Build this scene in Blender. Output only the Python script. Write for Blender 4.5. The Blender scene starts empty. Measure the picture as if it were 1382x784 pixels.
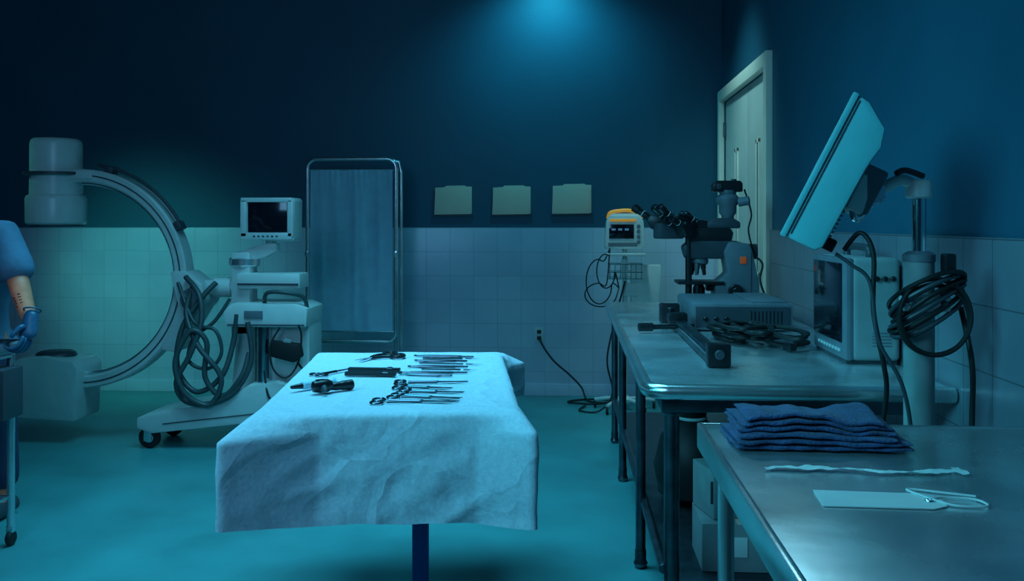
import bpy, bmesh, math, random
from mathutils import Vector, Matrix, Euler, noise
random.seed(7)
sc=bpy.context.scene
try:
    sc.view_settings.view_transform='Standard'; sc.view_settings.look='None'
except Exception: pass

# ------------------------------------------------------------ materials
def mat(name,col,rough=.5,metal=0,var=.12,scale=12,bump=0,bscale=60,emis=0,ecol=None,spec=.5,coat=0,stretch=None,trans=0,sheen=0):
    m=bpy.data.materials.new(name); m.use_nodes=True
    nt=m.node_tree; N=nt.nodes; L=nt.links
    b=N['Principled BSDF']
    tc=N.new('ShaderNodeTexCoord'); mp=N.new('ShaderNodeMapping')
    L.new(tc.outputs['Object'],mp.inputs['Vector'])
    if stretch: mp.inputs['Scale'].default_value=stretch
    nz=N.new('ShaderNodeTexNoise'); nz.inputs['Scale'].default_value=scale; nz.inputs['Detail'].default_value=5
    L.new(mp.outputs[0],nz.inputs['Vector'])
    cr=N.new('ShaderNodeValToRGB')
    cr.color_ramp.elements[0].position=.3; cr.color_ramp.elements[1].position=.7
    lo=[max(0,c*(1-var)) for c in col]; hi=[min(1,c*(1+var)) for c in col]
    cr.color_ramp.elements[0].color=(*lo,1); cr.color_ramp.elements[1].color=(*hi,1)
    L.new(nz.outputs['Fac'],cr.inputs[0]); L.new(cr.outputs[0],b.inputs['Base Color'])
    mr=N.new('ShaderNodeMapRange'); mr.inputs['To Min'].default_value=max(.02,rough*.82); mr.inputs['To Max'].default_value=min(1,rough*1.2)
    L.new(nz.outputs['Fac'],mr.inputs['Value']); L.new(mr.outputs[0],b.inputs['Roughness'])
    b.inputs['Metallic'].default_value=metal
    b.inputs['Specular IOR Level'].default_value=spec
    b.inputs['Coat Weight'].default_value=coat
    b.inputs['Sheen Weight'].default_value=sheen
    if bump:
        n2=N.new('ShaderNodeTexNoise'); n2.inputs['Scale'].default_value=bscale; n2.inputs['Detail'].default_value=6
        L.new(mp.outputs[0],n2.inputs['Vector'])
        bp=N.new('ShaderNodeBump'); bp.inputs['Strength'].default_value=bump; bp.inputs['Distance'].default_value=.01
        L.new(n2.outputs['Fac'],bp.inputs['Height']); L.new(bp.outputs[0],b.inputs['Normal'])
    if emis:
        b.inputs['Emission Color'].default_value=(*(ecol or col),1); b.inputs['Emission Strength'].default_value=emis
    if trans:
        out=[x for x in N if x.type=='OUTPUT_MATERIAL'][0]
        tl=N.new('ShaderNodeBsdfTranslucent'); L.new(cr.outputs[0],tl.inputs['Color'])
        ms=N.new('ShaderNodeMixShader'); ms.inputs[0].default_value=trans
        L.new(b.outputs[0],ms.inputs[1]); L.new(tl.outputs[0],ms.inputs[2]); L.new(ms.outputs[0],out.inputs['Surface'])
    return m

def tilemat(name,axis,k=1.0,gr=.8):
    m=bpy.data.materials.new(name); m.use_nodes=True
    nt=m.node_tree;N=nt.nodes;L=nt.links;b=N['Principled BSDF']
    tc=N.new('ShaderNodeTexCoord'); sp=N.new('ShaderNodeSeparateXYZ'); cb=N.new('ShaderNodeCombineXYZ')
    L.new(tc.outputs['Object'],sp.inputs[0]); L.new(sp.outputs[axis],cb.inputs[0]); L.new(sp.outputs[2],cb.inputs[1])
    br=N.new('ShaderNodeTexBrick'); br.offset=0; br.squash=1
    br.inputs['Scale'].default_value=1; br.inputs['Brick Width'].default_value=.2; br.inputs['Row Height'].default_value=.2
    br.inputs['Mortar Size'].default_value=.0026; br.inputs['Mortar Smooth'].default_value=.3; br.inputs['Bias'].default_value=-.2
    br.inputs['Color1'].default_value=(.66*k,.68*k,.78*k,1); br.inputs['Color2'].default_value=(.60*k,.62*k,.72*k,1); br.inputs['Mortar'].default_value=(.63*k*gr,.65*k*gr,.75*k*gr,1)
    L.new(cb.outputs[0],br.inputs['Vector'])
    nz=N.new('ShaderNodeTexNoise'); nz.inputs['Scale'].default_value=1.6; nz.inputs['Detail'].default_value=7
    L.new(tc.outputs['Object'],nz.inputs['Vector'])
    mx=N.new('ShaderNodeMix'); mx.data_type='RGBA'; mx.blend_type='MULTIPLY'; mx.inputs[0].default_value=.6
    cr=N.new('ShaderNodeValToRGB'); cr.color_ramp.elements[0].position=.3; cr.color_ramp.elements[0].color=(.6,.65,.78,1); cr.color_ramp.elements[1].position=.7
    L.new(nz.outputs['Fac'],cr.inputs[0]); L.new(br.outputs['Color'],mx.inputs[6]); L.new(cr.outputs[0],mx.inputs[7])
    L.new(mx.outputs[2],b.inputs['Base Color'])
    bp=N.new('ShaderNodeBump'); bp.inputs['Strength'].default_value=.3; bp.inputs['Distance'].default_value=.003; bp.invert=True
    L.new(br.outputs['Fac'],bp.inputs['Height'])
    n3=N.new('ShaderNodeTexNoise'); n3.inputs['Scale'].default_value=9
    L.new(tc.outputs['Object'],n3.inputs['Vector'])
    b2=N.new('ShaderNodeBump'); b2.inputs['Strength'].default_value=.16; b2.inputs['Distance'].default_value=.01
    L.new(n3.outputs['Fac'],b2.inputs['Height']); L.new(bp.outputs[0],b2.inputs['Normal']); L.new(b2.outputs[0],b.inputs['Normal'])
    b.inputs['Roughness'].default_value=.26
    return m

def drapemat():
    m=bpy.data.materials.new('drape_cloth'); m.use_nodes=True
    nt=m.node_tree;N=nt.nodes;L=nt.links;b=N['Principled BSDF']
    tc=N.new('ShaderNodeTexCoord')
    nz=N.new('ShaderNodeTexNoise'); nz.inputs['Scale'].default_value=2.5; nz.inputs['Detail'].default_value=3
    L.new(tc.outputs['Object'],nz.inputs['Vector'])
    mx=N.new('ShaderNodeMix'); mx.data_type='VECTOR'; mx.inputs[0].default_value=.3
    L.new(tc.outputs['Object'],mx.inputs[4]); L.new(nz.outputs['Color'],mx.inputs[5])
    vo=N.new('ShaderNodeTexVoronoi'); vo.feature='DISTANCE_TO_EDGE'; vo.inputs['Scale'].default_value=4.5
    L.new(mx.outputs[1],vo.inputs['Vector'])
    mr=N.new('ShaderNodeMapRange'); mr.inputs['From Max'].default_value=.12
    L.new(vo.outputs['Distance'],mr.inputs['Value'])
    b1=N.new('ShaderNodeBump'); b1.inputs['Strength'].default_value=.5; b1.inputs['Distance'].default_value=.008; b1.invert=True
    L.new(mr.outputs[0],b1.inputs['Height'])
    n2=N.new('ShaderNodeTexNoise'); n2.inputs['Scale'].default_value=75; n2.inputs['Detail'].default_value=9; n2.inputs['Roughness'].default_value=.7
    L.new(tc.outputs['Object'],n2.inputs['Vector'])
    b2=N.new('ShaderNodeBump'); b2.inputs['Strength'].default_value=.38; b2.inputs['Distance'].default_value=.006
    L.new(n2.outputs['Fac'],b2.inputs['Height']); L.new(b1.outputs[0],b2.inputs['Normal']); L.new(b2.outputs[0],b.inputs['Normal'])
    cr=N.new('ShaderNodeValToRGB'); cr.color_ramp.elements[0].position=.36; cr.color_ramp.elements[1].position=.66
    cr.color_ramp.elements[0].color=(.54,.59,.68,1); cr.color_ramp.elements[1].color=(.70,.74,.83,1)
    L.new(n2.outputs['Fac'],cr.inputs[0]); L.new(cr.outputs[0],b.inputs['Base Color'])
    b.inputs['Roughness'].default_value=.85
    return m

M={}
M['paint']=mat('wall_paint',(.010,.098,.160),.55,var=.10,scale=1.4,bump=.08,bscale=90)
M['floor']=mat('floor_vinyl',(.06,.29,.30),.38,var=.18,scale=2.2,bump=.04,bscale=25,spec=.45)
M['ceil']=mat('ceiling_paint',(.04,.08,.10),.8)
M['tileb']=tilemat('wall_tile_back',0,1.0,.78); M['tiler']=tilemat('wall_tile_right_shaded',1,.36,.50)  # right wall gets a darkened copy of the tile, its shade in the colour
M['drape']=drapemat()
M['white']=mat('white_enamel',(.62,.66,.64),.30,var=.06)
M['white2']=mat('white_plastic',(.72,.74,.71),.35,var=.05)
M['grey']=mat('grey_plastic',(.16,.18,.21),.45)
M['dgrey']=mat('dark_grey',(.05,.06,.075),.45)
M['black']=mat('black_plastic',(.010,.011,.014),.35)
M['rubber']=mat('black_rubber',(.008,.009,.010),.55)
M['steel']=mat('brushed_steel',(.75,.78,.80),.22,.9,var=.15,scale=5,bump=.03,bscale=30)
M['steeltop']=mat('worn_steel_top',(.70,.74,.76),.27,.80,var=.24,scale=4,bump=.07,bscale=14)
M['dsteel']=mat('dark_steel',(.14,.17,.20),.35,1,var=.3)
M['chrome']=mat('chrome',(.6,.65,.7),.15,1,var=.08)
M['screen']=mat('dark_screen',(.004,.008,.014),.12,coat=.5)
M['hose']=mat('grey_hose',(.05,.08,.085),.4)
M['cream']=mat('door_cream',(.95,.80,.66),.5,var=.05,scale=3)
M['creamd']=mat('door_leaf_grey',(.58,.57,.52),.5,var=.05,scale=3)
M['slit']=mat('door_glass',(.10,.10,.10),.12,var=.05)
M['manila']=mat('manila_card',(1,.66,.50),.75,var=.05,scale=5)
M['orange']=mat('orange_plastic',(1,.35,.03),.4,var=.05,emis=.22,ecol=(1,.45,.05))  # faint glow added to lift the orange; the handle is no lamp
M['olabel']=mat('orange_label',(1,.12,.02),.5,var=.03,emis=.08)  # slight emission added so the label stands out; it gives no real light
M['disp']=mat('lit_display',(.1,.2,.35),.3,emis=.15,ecol=(.2,.6,1))
M['curtain']=mat('screen_curtain',(.50,.80,.95),.85,bump=.2,bscale=80,var=.06,trans=.22)
M['towel']=mat('blue_towel',(.04,.075,.20),.95,bump=.8,bscale=150,var=.35,scale=25,sheen=.2)
M['scrub']=mat('scrub_cloth',(.10,.20,.31),.85,bump=.25,bscale=50,var=.15)
M['pants']=mat('scrub_trousers',(.03,.04,.09),.9,bump=.2,bscale=40)
M['glove']=mat('nitrile_glove',(.03,.12,.22),.4,bump=.2,bscale=70)
M['skin']=mat('skin',(.90,.25,.14),.5,var=.1,scale=20,bump=.08,bscale=120)
M['tattoo']=mat('tattoo_ink',(.05,.03,.04),.6)
M['hair']=mat('dark_hair',(.02,.015,.012),.6,bump=.6,bscale=80,stretch=(1,1,.15))
M['paper']=mat('paper_card',(.80,.86,.84),.7,var=.04)
M['carton']=mat('carton_white',(.30,.33,.34),.7)
M['teal']=mat('monitor_housing',(.14,.50,.54),.42,var=.05,bump=.05,bscale=200)
M['inst']=mat('instrument_steel',(.12,.14,.17),.25,1,var=.2)
M['cyan']=mat('syringe_plastic',(.45,.75,.85),.3)
M['bluel']=mat('blue_steel_column',(.03,.10,.32),.35,.6)

# ------------------------------------------------------------ mesh builders
def box(c,s,bev=.004,rot=(0,0,0),seg=2):
    bm=bmesh.new(); bmesh.ops.create_cube(bm,size=1)
    bmesh.ops.scale(bm,vec=s,verts=bm.verts)
    if bev>0:
        bv=min(bev,min(s)*.45)
        bmesh.ops.bevel(bm,geom=list(bm.edges),offset=bv,segments=seg,profile=.6,affect='EDGES')
    bmesh.ops.transform(bm,matrix=Matrix.Translation(c)@Euler(rot).to_matrix().to_4x4(),verts=bm.verts)
    return bm
def frame_for(d):
    d=d.normalized(); u=Vector((0,0,1)) if abs(d.z)<.9 else Vector((1,0,0))
    a=d.cross(u).normalized(); return a,d.cross(a).normalized()
def rings(rs,closed_ends=True):
    bm=bmesh.new(); vs=[[bm.verts.new(p) for p in r] for r in rs]
    for a,b in zip(vs,vs[1:]):
        n=len(a)
        for i in range(n): bm.faces.new((a[i],a[(i+1)%n],b[(i+1)%n],b[i]))
    if closed_ends:
        bm.faces.new(vs[0][::-1]); bm.faces.new(vs[-1])
    bmesh.ops.recalc_face_normals(bm,faces=bm.faces)
    return bm
def cyl(p1,p2,r1,r2=None,seg=28,bev=.003):
    p1=Vector(p1);p2=Vector(p2); r2=r1 if r2 is None else r2
    d=p2-p1; a,b=frame_for(d); L=d.length; bev=min(bev,L*.3,min(r1,r2)*.4); dn=d.normalized()
    prof=[(0,r1-bev),(bev,r1),(L-bev,r2),(L,r2-bev)]
    return rings([[p1+dn*h+(a*math.cos(t)+b*math.sin(t))*r for t in [2*math.pi*i/seg for i in range(seg)]] for h,r in prof])
def lathe(c,prof,seg=40,axis=(0,0,1)):
    c=Vector(c);d=Vector(axis).normalized();a,b=frame_for(d)
    return rings([[c+d*h+(a*math.cos(2*math.pi*i/seg)+b*math.sin(2*math.pi*i/seg))*max(r,.0005) for i in range(seg)] for h,r in prof])
def cat(pts,n=8,closed=False):
    P=[Vector(p) for p in pts]; out=[]; m=len(P)
    rng=range(m) if closed else range(m-1)
    for i in rng:
        if closed: p0,p1,p2,p3=P[(i-1)%m],P[i],P[(i+1)%m],P[(i+2)%m]
        else: p0,p1,p2,p3=P[max(i-1,0)],P[i],P[i+1],P[min(i+2,m-1)]
        for k in range(n):
            t=k/n
            out.append(.5*((2*p1)+(p2-p0)*t+(2*p0-5*p1+4*p2-p3)*t*t+(3*p1-p0-3*p2+p3)*t**3))
    if not closed: out.append(P[-1])
    return out
def tube(pts,r,seg=10,smooth=True,n=8,closed=False,flat=None):
    P=cat(pts,n,closed) if smooth else [Vector(p) for p in pts]
    m=len(P); a=None; rs=[]
    for i,p in enumerate(P):
        if closed: d=P[(i+1)%m]-P[i-1]
        else: d=P[min(i+1,m-1)]-P[max(i-1,0)]
        d.normalize()
        if a is None: a,_=frame_for(d)
        a=(a-d*a.dot(d)).normalized(); b=d.cross(a)
        rr=r[min(int(i/(m-1)*(len(r)-1)),len(r)-1)] if isinstance(r,(list,tuple)) else r
        rs.append([p+a*math.cos(2*math.pi*k/seg)*rr+b*math.sin(2*math.pi*k/seg)*rr for k in range(seg)])
    if closed: rs.append(rs[0])
    bm=rings(rs,not closed)
    if closed: bmesh.ops.remove_doubles(bm,verts=bm.verts,dist=1e-5)
    return bm
def prism(poly,y0,y1,bev=.005,plane='xz'):
    f={'xz':lambda p,y:(p[0],y,p[1]),'yz':lambda p,y:(y,p[0],p[1]),'xy':lambda p,y:(p[0],p[1],y)}[plane]
    bm=bmesh.new(); a=[bm.verts.new(f(p,y0)) for p in poly]; b=[bm.verts.new(f(p,y1)) for p in poly]
    n=len(poly)
    bm.faces.new(a); bm.faces.new(b[::-1])
    for i in range(n): bm.faces.new((a[i],b[i],b[(i+1)%n],a[(i+1)%n]))
    bmesh.ops.recalc_face_normals(bm,faces=bm.faces)
    if bev: bmesh.ops.bevel(bm,geom=list(bm.edges),offset=bev,segments=2,profile=.6,affect='EDGES')
    return bm
def torus(c,R,r,axis=(0,0,1),seg=28,s2=8,sx=1):
    c=Vector(c); a,b=frame_for(Vector(axis))
    return tube([c+a*math.cos(2*math.pi*i/seg)*R*sx+b*math.sin(2*math.pi*i/seg)*R for i in range(seg)],r,s2,False,1,True)
def arcband(cx,cz,R,w,y0,y1,a0,a1,n=48):
    rs=[]
    for i in range(n+1):
        t=math.radians(a0+(a1-a0)*i/n); c,s=math.cos(t),math.sin(t)
        b=min(.012,w*.3)
        q=[(R-w,y0+b),(R-w+b,y0),(R-b,y0),(R,y0+b),(R,y1-b),(R-b,y1),(R-w+b,y1),(R-w,y1-b)]
        rs.append([(cx+r*c,y,cz+r*s) for r,y in q])
    return rings(rs)
def join(*bms):
    out=bmesh.new()
    for b in bms:
        me=bpy.data.meshes.new('t'); b.to_mesh(me); b.free(); out.from_mesh(me); bpy.data.meshes.remove(me)
    return out
def xf(bm,m): bmesh.ops.transform(bm,matrix=m,verts=bm.verts); return bm
def mk(name,bm,m,ang=40,loc=None):
    me=bpy.data.meshes.new(name); bm.to_mesh(me); bm.free()
    for p in me.polygons: p.use_smooth=True
    me.set_sharp_from_angle(angle=math.radians(ang))
    ob=bpy.data.objects.new(name,me); sc.collection.objects.link(ob); me.materials.append(M[m] if isinstance(m,str) else m)
    if loc: ob.location=loc
    return ob
class G:
    def __init__(s,name,loc,rot=0,o=None):
        s.e=bpy.data.objects.new(name,None); s.e.empty_display_size=.1; s.e.location=loc; s.e.rotation_euler=(0,0,math.radians(rot))
        sc.collection.objects.link(s.e); s.o=Vector(o) if o is not None else Vector(loc)
    def add(s,name,bm,m,ang=40):
        xf(bm,Matrix.Translation(-s.o)); ob=mk(name,bm,m,ang); ob.parent=s.e; return ob

# ------------------------------------------------------------ room
WX=1.25; WY=7.76; CH=3.7; XL=-5.6; YF=-2.5
mk('floor',box(((XL+WX)/2,(WY+YF)/2,-.05),(WX-XL+.4,WY-YF+.4,.1),0),'floor')
mk('ceiling',box(((XL+WX)/2,(WY+YF)/2,CH+.05),(WX-XL+.4,WY-YF+.4,.1),0),'ceil')
mk('wall_back',box(((XL+WX)/2,WY+.06,CH/2),(WX-XL+.3,.1,CH),0),'paint')
mk('wall_left',box((XL-.05,(WY+YF)/2,CH/2),(.1,WY-YF,CH),0),'paint')
# right wall with real doorway
D0,D1,DH=5.93,7.63,2.43
rw=join(box((WX+.06,(YF+D0)/2,CH/2),(.1,D0-YF,CH),0),box((WX+.06,(D1+WY)/2,CH/2),(.1,WY-D1,CH),0),box((WX+.06,(D0+D1)/2,(CH+DH)/2),(.1,D1-D0,CH-DH),0))
mk('wall_right',rw,'paint')
TH=1.405
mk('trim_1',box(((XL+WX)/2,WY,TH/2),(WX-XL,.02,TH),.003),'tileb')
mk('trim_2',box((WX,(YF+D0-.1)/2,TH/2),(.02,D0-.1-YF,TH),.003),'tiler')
mk('baseboard_back',box(((XL+WX)/2,WY-.015,.05),(WX-XL,.012,.10),.003),'tileb')
d=G('door_1',(WX,(D0+D1)/2,0))
for nm,y in (('jamb_near',D0-.045),('jamb_far',D1+.045)):
    d.add(nm,box((WX-.005,y,(DH+.09)/2),(.05,.09,DH+.09),.006),'cream')
d.add('head',box((WX-.006,(D0+D1)/2,DH+.045),(.05,D1-D0+.02,.09),.006),'cream')
SP=6.70
for nm,a,b in (('leaf_near',D0+.004,SP-.006),('leaf_far',SP+.006,D1-.004)):
    d.add(nm,box((WX+.045,(a+b)/2,DH/2+.003),(.045,b-a,DH-.012),.004),'creamd')
for nm,y in (('glass_near',6.32),('glass_far',7.12)):
    d.add(nm,box((WX+.022,y,1.55),(.006,.06,.88),.001),'slit')
    d.add(nm+'_rim',join(box((WX+.020,y-.045,1.55),(.014,.03,.93),.002),box((WX+.020,y+.045,1.55),(.014,.03,.93),.002),box((WX+.020,y,2.0),(.014,.12,.03),.002),box((WX+.020,y,1.1),(.014,.12,.03),.002)),'cream')
for i,z in enumerate((2.2,1.3,.3)):
    d.add('hinge_%d'%(i+1),cyl((WX+.012,D1-.02,z-.06),(WX+.012,D1-.02,z+.06),.012),'dsteel')
d.add('push_plate',box((WX+.021,6.55,1.1),(.004,.09,.35),.001),'steel')

# three manila folders on back wall
for (x0,x1,y0,y1) in ((586,636,251,289),(665,716,251,289),(746,798,249,288)):
    s=161.5; X0=(x0-768)/s; X1=(x1-768)/s; Z1=1.45-(y0-300)/s; Z0=1.45-(y1-300)/s
    f=G('manila_folder',((X0+X1)/2,WY-.005,(Z0+Z1)/2))
    w=X1-X0;h=Z1-Z0;cx=(X0+X1)/2
    f.add('back_leaf',prism([(X0,Z0),(X1,Z0+.004),(X1,Z1-.004),(X0+w*.85,Z1-.002),(X0+w*.82,Z1+.006),(X0+w*.3,Z1+.004),(X0+w*.26,Z1-.008),(X0,Z1-.012)],WY-.004,WY+.009,.0008),'manila')
    f.add('front_leaf',prism([(X0-.006,Z0-.004),(X1-.010,Z0+.0),(X1-.012,Z1-.02),(X0+.002,Z1-.028)],WY-.011,WY-.006,.0008),'manila')
    f.add('wall_rail',box((cx,WY+.002,Z0-.012),(w+.03,.02,.012),.002),'dgrey')

# wall outlet with cable
o=G('wall_outlet',(-.25,WY-.012,.51))
o.add('plate',box((-.25,WY-.014,.51),(.075,.008,.12),.003),'white')
o.add('sockets',join(box((-.25,WY-.019,.535),(.035,.004,.03),.002),box((-.25,WY-.019,.485),(.035,.004,.03),.002)),'black')
o.add('plug',box((-.25,WY-.035,.485),(.03,.035,.03),.006),'black')
c=G('power_cable',(-.1,WY-.1,0))
c.add('cord',tube([(-.25,7.71,.485),(-.20,7.67,.40),(-.12,7.65,.30),(0,7.63,.20),(.10,7.60,.10),(.15,7.5,.012),(.28,7.42,.012),(.36,7.5,.012),(.22,7.56,.012),(.05,7.5,.012),(.0,7.42,.012),(.2,7.36,.012),(.34,7.40,.02)],.008),'rubber')

# ------------------------------------------------------------ C-arm
g=G('c_arm_xray_machine',(-2.34,6.0,0),o=(-2.40,6.0,0))
Y=6.0
dx=-3.485
g.add('image_intensifier',lathe((dx,Y,1.435),[(0,.0),(0,.175),(.012,.188),(.17,.190),(.19,.182),(.20,.165),(.38,.162),(.535,.162),(.56,.155),(.572,.14),(.574,0)]),'white')
g.add('intensifier_collar',lathe((dx,Y,1.765),[(0,.165),(0,.205),(.018,.205),(.018,.165)]),'dgrey')
g.add('intensifier_base_ring',lathe((dx,Y,1.425),[(0,.0),(0,.17),(.012,.17),(.012,0)]),'dgrey')
g.add('collar_block',box((dx+.12,Y,1.765),(.34,.18,.06),.015),'white')
cx,cz,R=-3.29,1.077,.725
g.add('c_arc',arcband(cx,cz,R,.085,Y-.075,Y+.075,96,-98),'white')
g.add('c_arc_inner_rail',arcband(cx,cz,R-.083,.02,Y-.035,Y+.035,90,-92),'steel')
g.add('arc_side_groove',arcband(cx,cz,R-.035,.010,Y-.079,Y-.07,84,-88),'hose')
arcp=[(cx+(R+.035)*math.cos(math.radians(t)),Y-.03,cz+(R+.035)*math.sin(math.radians(t))) for t in range(82,20,-8)]
g.add('arc_cable',tube(arcp,.011),'dgrey')
for i,t in enumerate((75,28)):
    a=math.radians(t); g.add('cable_clip_%d'%i,box((cx+(R+.02)*math.cos(a),Y-.02,cz+(R+.02)*math.sin(a)),(.05,.09,.06),.01,(0,-a,0)),'dgrey')
g.add('tube_housing',prism([(-3.70,.17),(-3.27,.15),(-3.25,.50),(-3.29,.545),(-3.48,.575),(-3.66,.56),(-3.705,.50)],Y-.17,Y+.17,.025),'white')
g.add('tube_collimator',lathe((dx,Y,.56),[(0,.13),(.02,.12),(.03,.10),(.031,0)]),'dgrey')
g.add('orbital_carriage',prism([(-2.66,1.13),(-2.55,1.13),(-2.44,1.05),(-2.42,.93),(-2.50,.80),(-2.62,.60),(-2.72,.62),(-2.60,.90)],Y-.12,Y+.12,.02),'white')
g.add('carriage_pivot',cyl((-2.50,Y-.15,.95),(-2.50,Y+.15,.95),.075),'steel')
g.add('cross_arm',cyl((-2.52,Y,1.02),(-2.15,Y,1.02),.05),'white')
g.add('cross_arm_sleeve',cyl((-2.40,Y,1.02),(-2.28,Y,1.02),.065),'white2')
g.add('column',box((-2.20,Y,.98),(.13,.16,.55),.02),'white')
g.add('column_collar',lathe((-2.20,Y,1.16),[(0,.09),(.01,.10),(.05,.10),(.06,.085),(.06,0)]),'steel')
g.add('upper_box',box((-2.0,Y-.02,1.07),(.42,.22,.10),.02),'white2')
g.add('upper_box_trim',box((-2.0,Y-.135,1.05),(.40,.01,.012),.002),'dgrey')
g.add('grab_rail',tube([(-2.02,Y-.14,.92),(-1.98,Y-.2,1.0),(-1.85,Y-.2,1.0),(-1.76,Y-.16,.97),(-1.74,Y-.14,.90)],.014),'hose')
g.add('main_cabinet',prism([(-2.26,.78),(-1.73,.78),(-1.72,.90),(-1.80,.93),(-2.22,.93),(-2.27,.88)],Y-.2,Y+.18,.015),'white2')
g.add('lower_cabinet',prism([(-2.08,.36),(-1.73,.36),(-1.73,.785),(-2.08,.785)],Y-.12,Y+.18,.012),'white')
g.add('cabinet_panel',box((-1.85,Y-.125,.60),(.2,.012,.26),.004),'white2')
g.add('control_panel',box((-2.07,Y-.204,.86),(.12,.012,.05),.003),'grey')
g.add('lift_column',cyl((-2.02,Y-.14,.2),(-2.02,Y-.14,.78),.045),'chrome')
g.add('left_support',prism([(-2.27,.25),(-2.10,.25),(-2.10,.80),(-2.22,.80)],Y-.08,Y+.12,.01),'white')
g.add('base_chassis',prism([(-2.82,.13),(-2.72,.10),(-1.86,.20),(-1.86,.42),(-1.92,.44),(-2.10,.41),(-2.35,.29),(-2.62,.25),(-2.82,.20)],Y-.24,Y+.20,.015),'white')
g.add('rear_skirt',box((-1.95,Y,.28),(.30,.46,.28),.02),'white2')
for i,(wx,wy) in enumerate(((-2.75,-.20),(-2.75,.16),(-1.92,-.2),(-1.92,.18))):
    r=.07
    g.add('wheel_%d'%(i+1),cyl((wx,Y+wy-.022,r),(wx,Y+wy+.022,r),r,bev=.012),'rubber')
    g.add('wheel_hub_%d'%(i+1),cyl((wx,Y+wy-.026,r),(wx,Y+wy+.026,r),.032),'steel')
    g.add('fork_%d'%(i+1),join(box((wx,Y+wy-.032,.10),(.05,.007,.1),.003),box((wx,Y+wy+.032,.10),(.05,.007,.1),.003),box((wx,Y+wy,.155),(.06,.075,.03),.005)),'steel')
g.add('monitor_arm',prism([(-2.26,1.17),(-2.05,1.22),(-1.97,1.26),(-1.97,1.31),(-2.07,1.31),(-2.27,1.235)],Y-.05,Y+.04,.012),'white2')
g.add('monitor_arm_knuckle',cyl((-2.02,Y,1.26),(-2.02,Y,1.345),.035),'white')
g.add('monitor_post',cyl((-2.2,Y,1.1),(-2.2,Y,1.25),.055),'white2')
g.add('monitor_housing',prism([(-2.19,1.34),(-1.85,1.325),(-1.84,1.34),(-1.835,1.595),(-1.85,1.61),(-2.18,1.61),(-2.20,1.595),(-2.20,1.355)],Y-.09,Y+.09,.012),'white2')
g.add('monitor_bezel',join(box((-2.02,Y-.095,1.595),(.34,.018,.03),.005),box((-2.02,Y-.095,1.36),(.34,.018,.045),.005),box((-2.17,Y-.095,1.475),(.04,.018,.24),.005),box((-1.862,Y-.095,1.475),(.04,.018,.24),.005)),'white')
g.add('monitor_screen',box((-2.015,Y-.091,1.485),(.26,.012,.20),.004),'screen')
g.add('monitor_buttons',join(*[box((-2.1+.03*i,Y-.106,1.36),(.015,.004,.008),.001) for i in range(6)]),'dgrey')
def W(px,py,dy=0): 
    z=6.14; return ((px-780)/204+0,Y+dy,1.45-(py-300)/204)
hs=[[(262,372,-.14),(285,395,-.2),(292,430,-.25),(280,470,-.28),(262,505,-.28),(270,530,-.26),(300,535,-.26),(335,520,-.25),(356,480,-.22),(350,430,-.2)],
    [(270,385,-.12),(268,420,-.2),(290,460,-.27),(320,500,-.27),(305,535,-.27),(275,520,-.3),(262,480,-.3),(280,440,-.28),(300,455,-.26),(298,500,-.26),(320,525,-.25),(345,500,-.25),(352,470,-.2)],
    [(300,380,-.1),(285,400,-.16),(262,440,-.2),(258,490,-.22),(285,520,-.24),(318,500,-.24),(330,460,-.2),(335,420,-.19)],
    [(250,380,-.12),(280,430,-.22),(310,440,-.24),(318,470,-.24),(300,490,-.24),(275,480,-.24),(280,450,-.22),(305,430,-.2),(325,400,-.18)]]
for i,h in enumerate(hs):
    g.add('hose_%d'%(i+1),tube([W(*p) for p in h],.0175 if i<3 else .012),'hose')
g.add('side_pouch',prism([(-1.96,.60),(-1.80,.56),(-1.745,.60),(-1.76,.68),(-1.95,.70)],Y-.24,Y-.18,.012),'rubber')
g.add('pouch_papers',box((-1.85,Y-.22,.67),(.05,.02,.08),.003,(0,.3,0)),'carton')
g.add('side_cable',tube([(-1.8,Y-.15,.55),(-1.74,Y-.2,.5),(-1.70,Y-.2,.45),(-1.72,Y-.2,.36),(-1.85,Y-.22,.30),(-1.95,Y-.25,.34),(-2.0,Y-.2,.5)],.007),'rubber')
g.add('side_cable_2',tube([(-1.9,Y-.2,.78),(-1.95,Y-.24,.66),(-1.92,Y-.26,.52),(-1.84,Y-.25,.47),(-1.78,Y-.2,.56),(-1.76,Y-.2,.72),(-1.78,Y-.2,.80)],.006),'rubber')
g.add('seam_lines',join(box((-1.99,Y-.206,.795),(.5,.006,.008),.001),box((-2.35,Y-.243,.2),(.6,.004,.006),.001,(0,-.12,0))),'dgrey')

# ------------------------------------------------------------ privacy screen
s=G('privacy_screen',(-1.73,7.3,0))
x0,x1,zt,zb=-2.09,-1.375,1.955,.50; rc=.075
def rrect(x0,x1,z0,z1,r,y,n=6):
    pts=[]
    for cx_,cz_,a0 in ((x1-r,z1-r,0),(x0+r,z1-r,90),(x0+r,z0+r,180),(x1-r,z0+r,270)):
        for i in range(n+1):
            t=math.radians(a0+90*i/n); pts.append((cx_+r*math.cos(t),y,cz_+r*math.sin(t)))
    return pts
s.add('frame',tube(rrect(x0,x1,zb,zt,rc,7.3),.018,12,False,1,True),'steel')
s.add('top_rail',tube([(x0+.01,7.3,1.87),(x1-.01,7.3,1.87)],.008,8,False),'steel')
s.add('bottom_rail',tube([(x0+.01,7.3,.58),(x1-.01,7.3,.58)],.007,8,False),'steel')
bm=bmesh.new(); nx,nz=200,30; grid=[]
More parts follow.
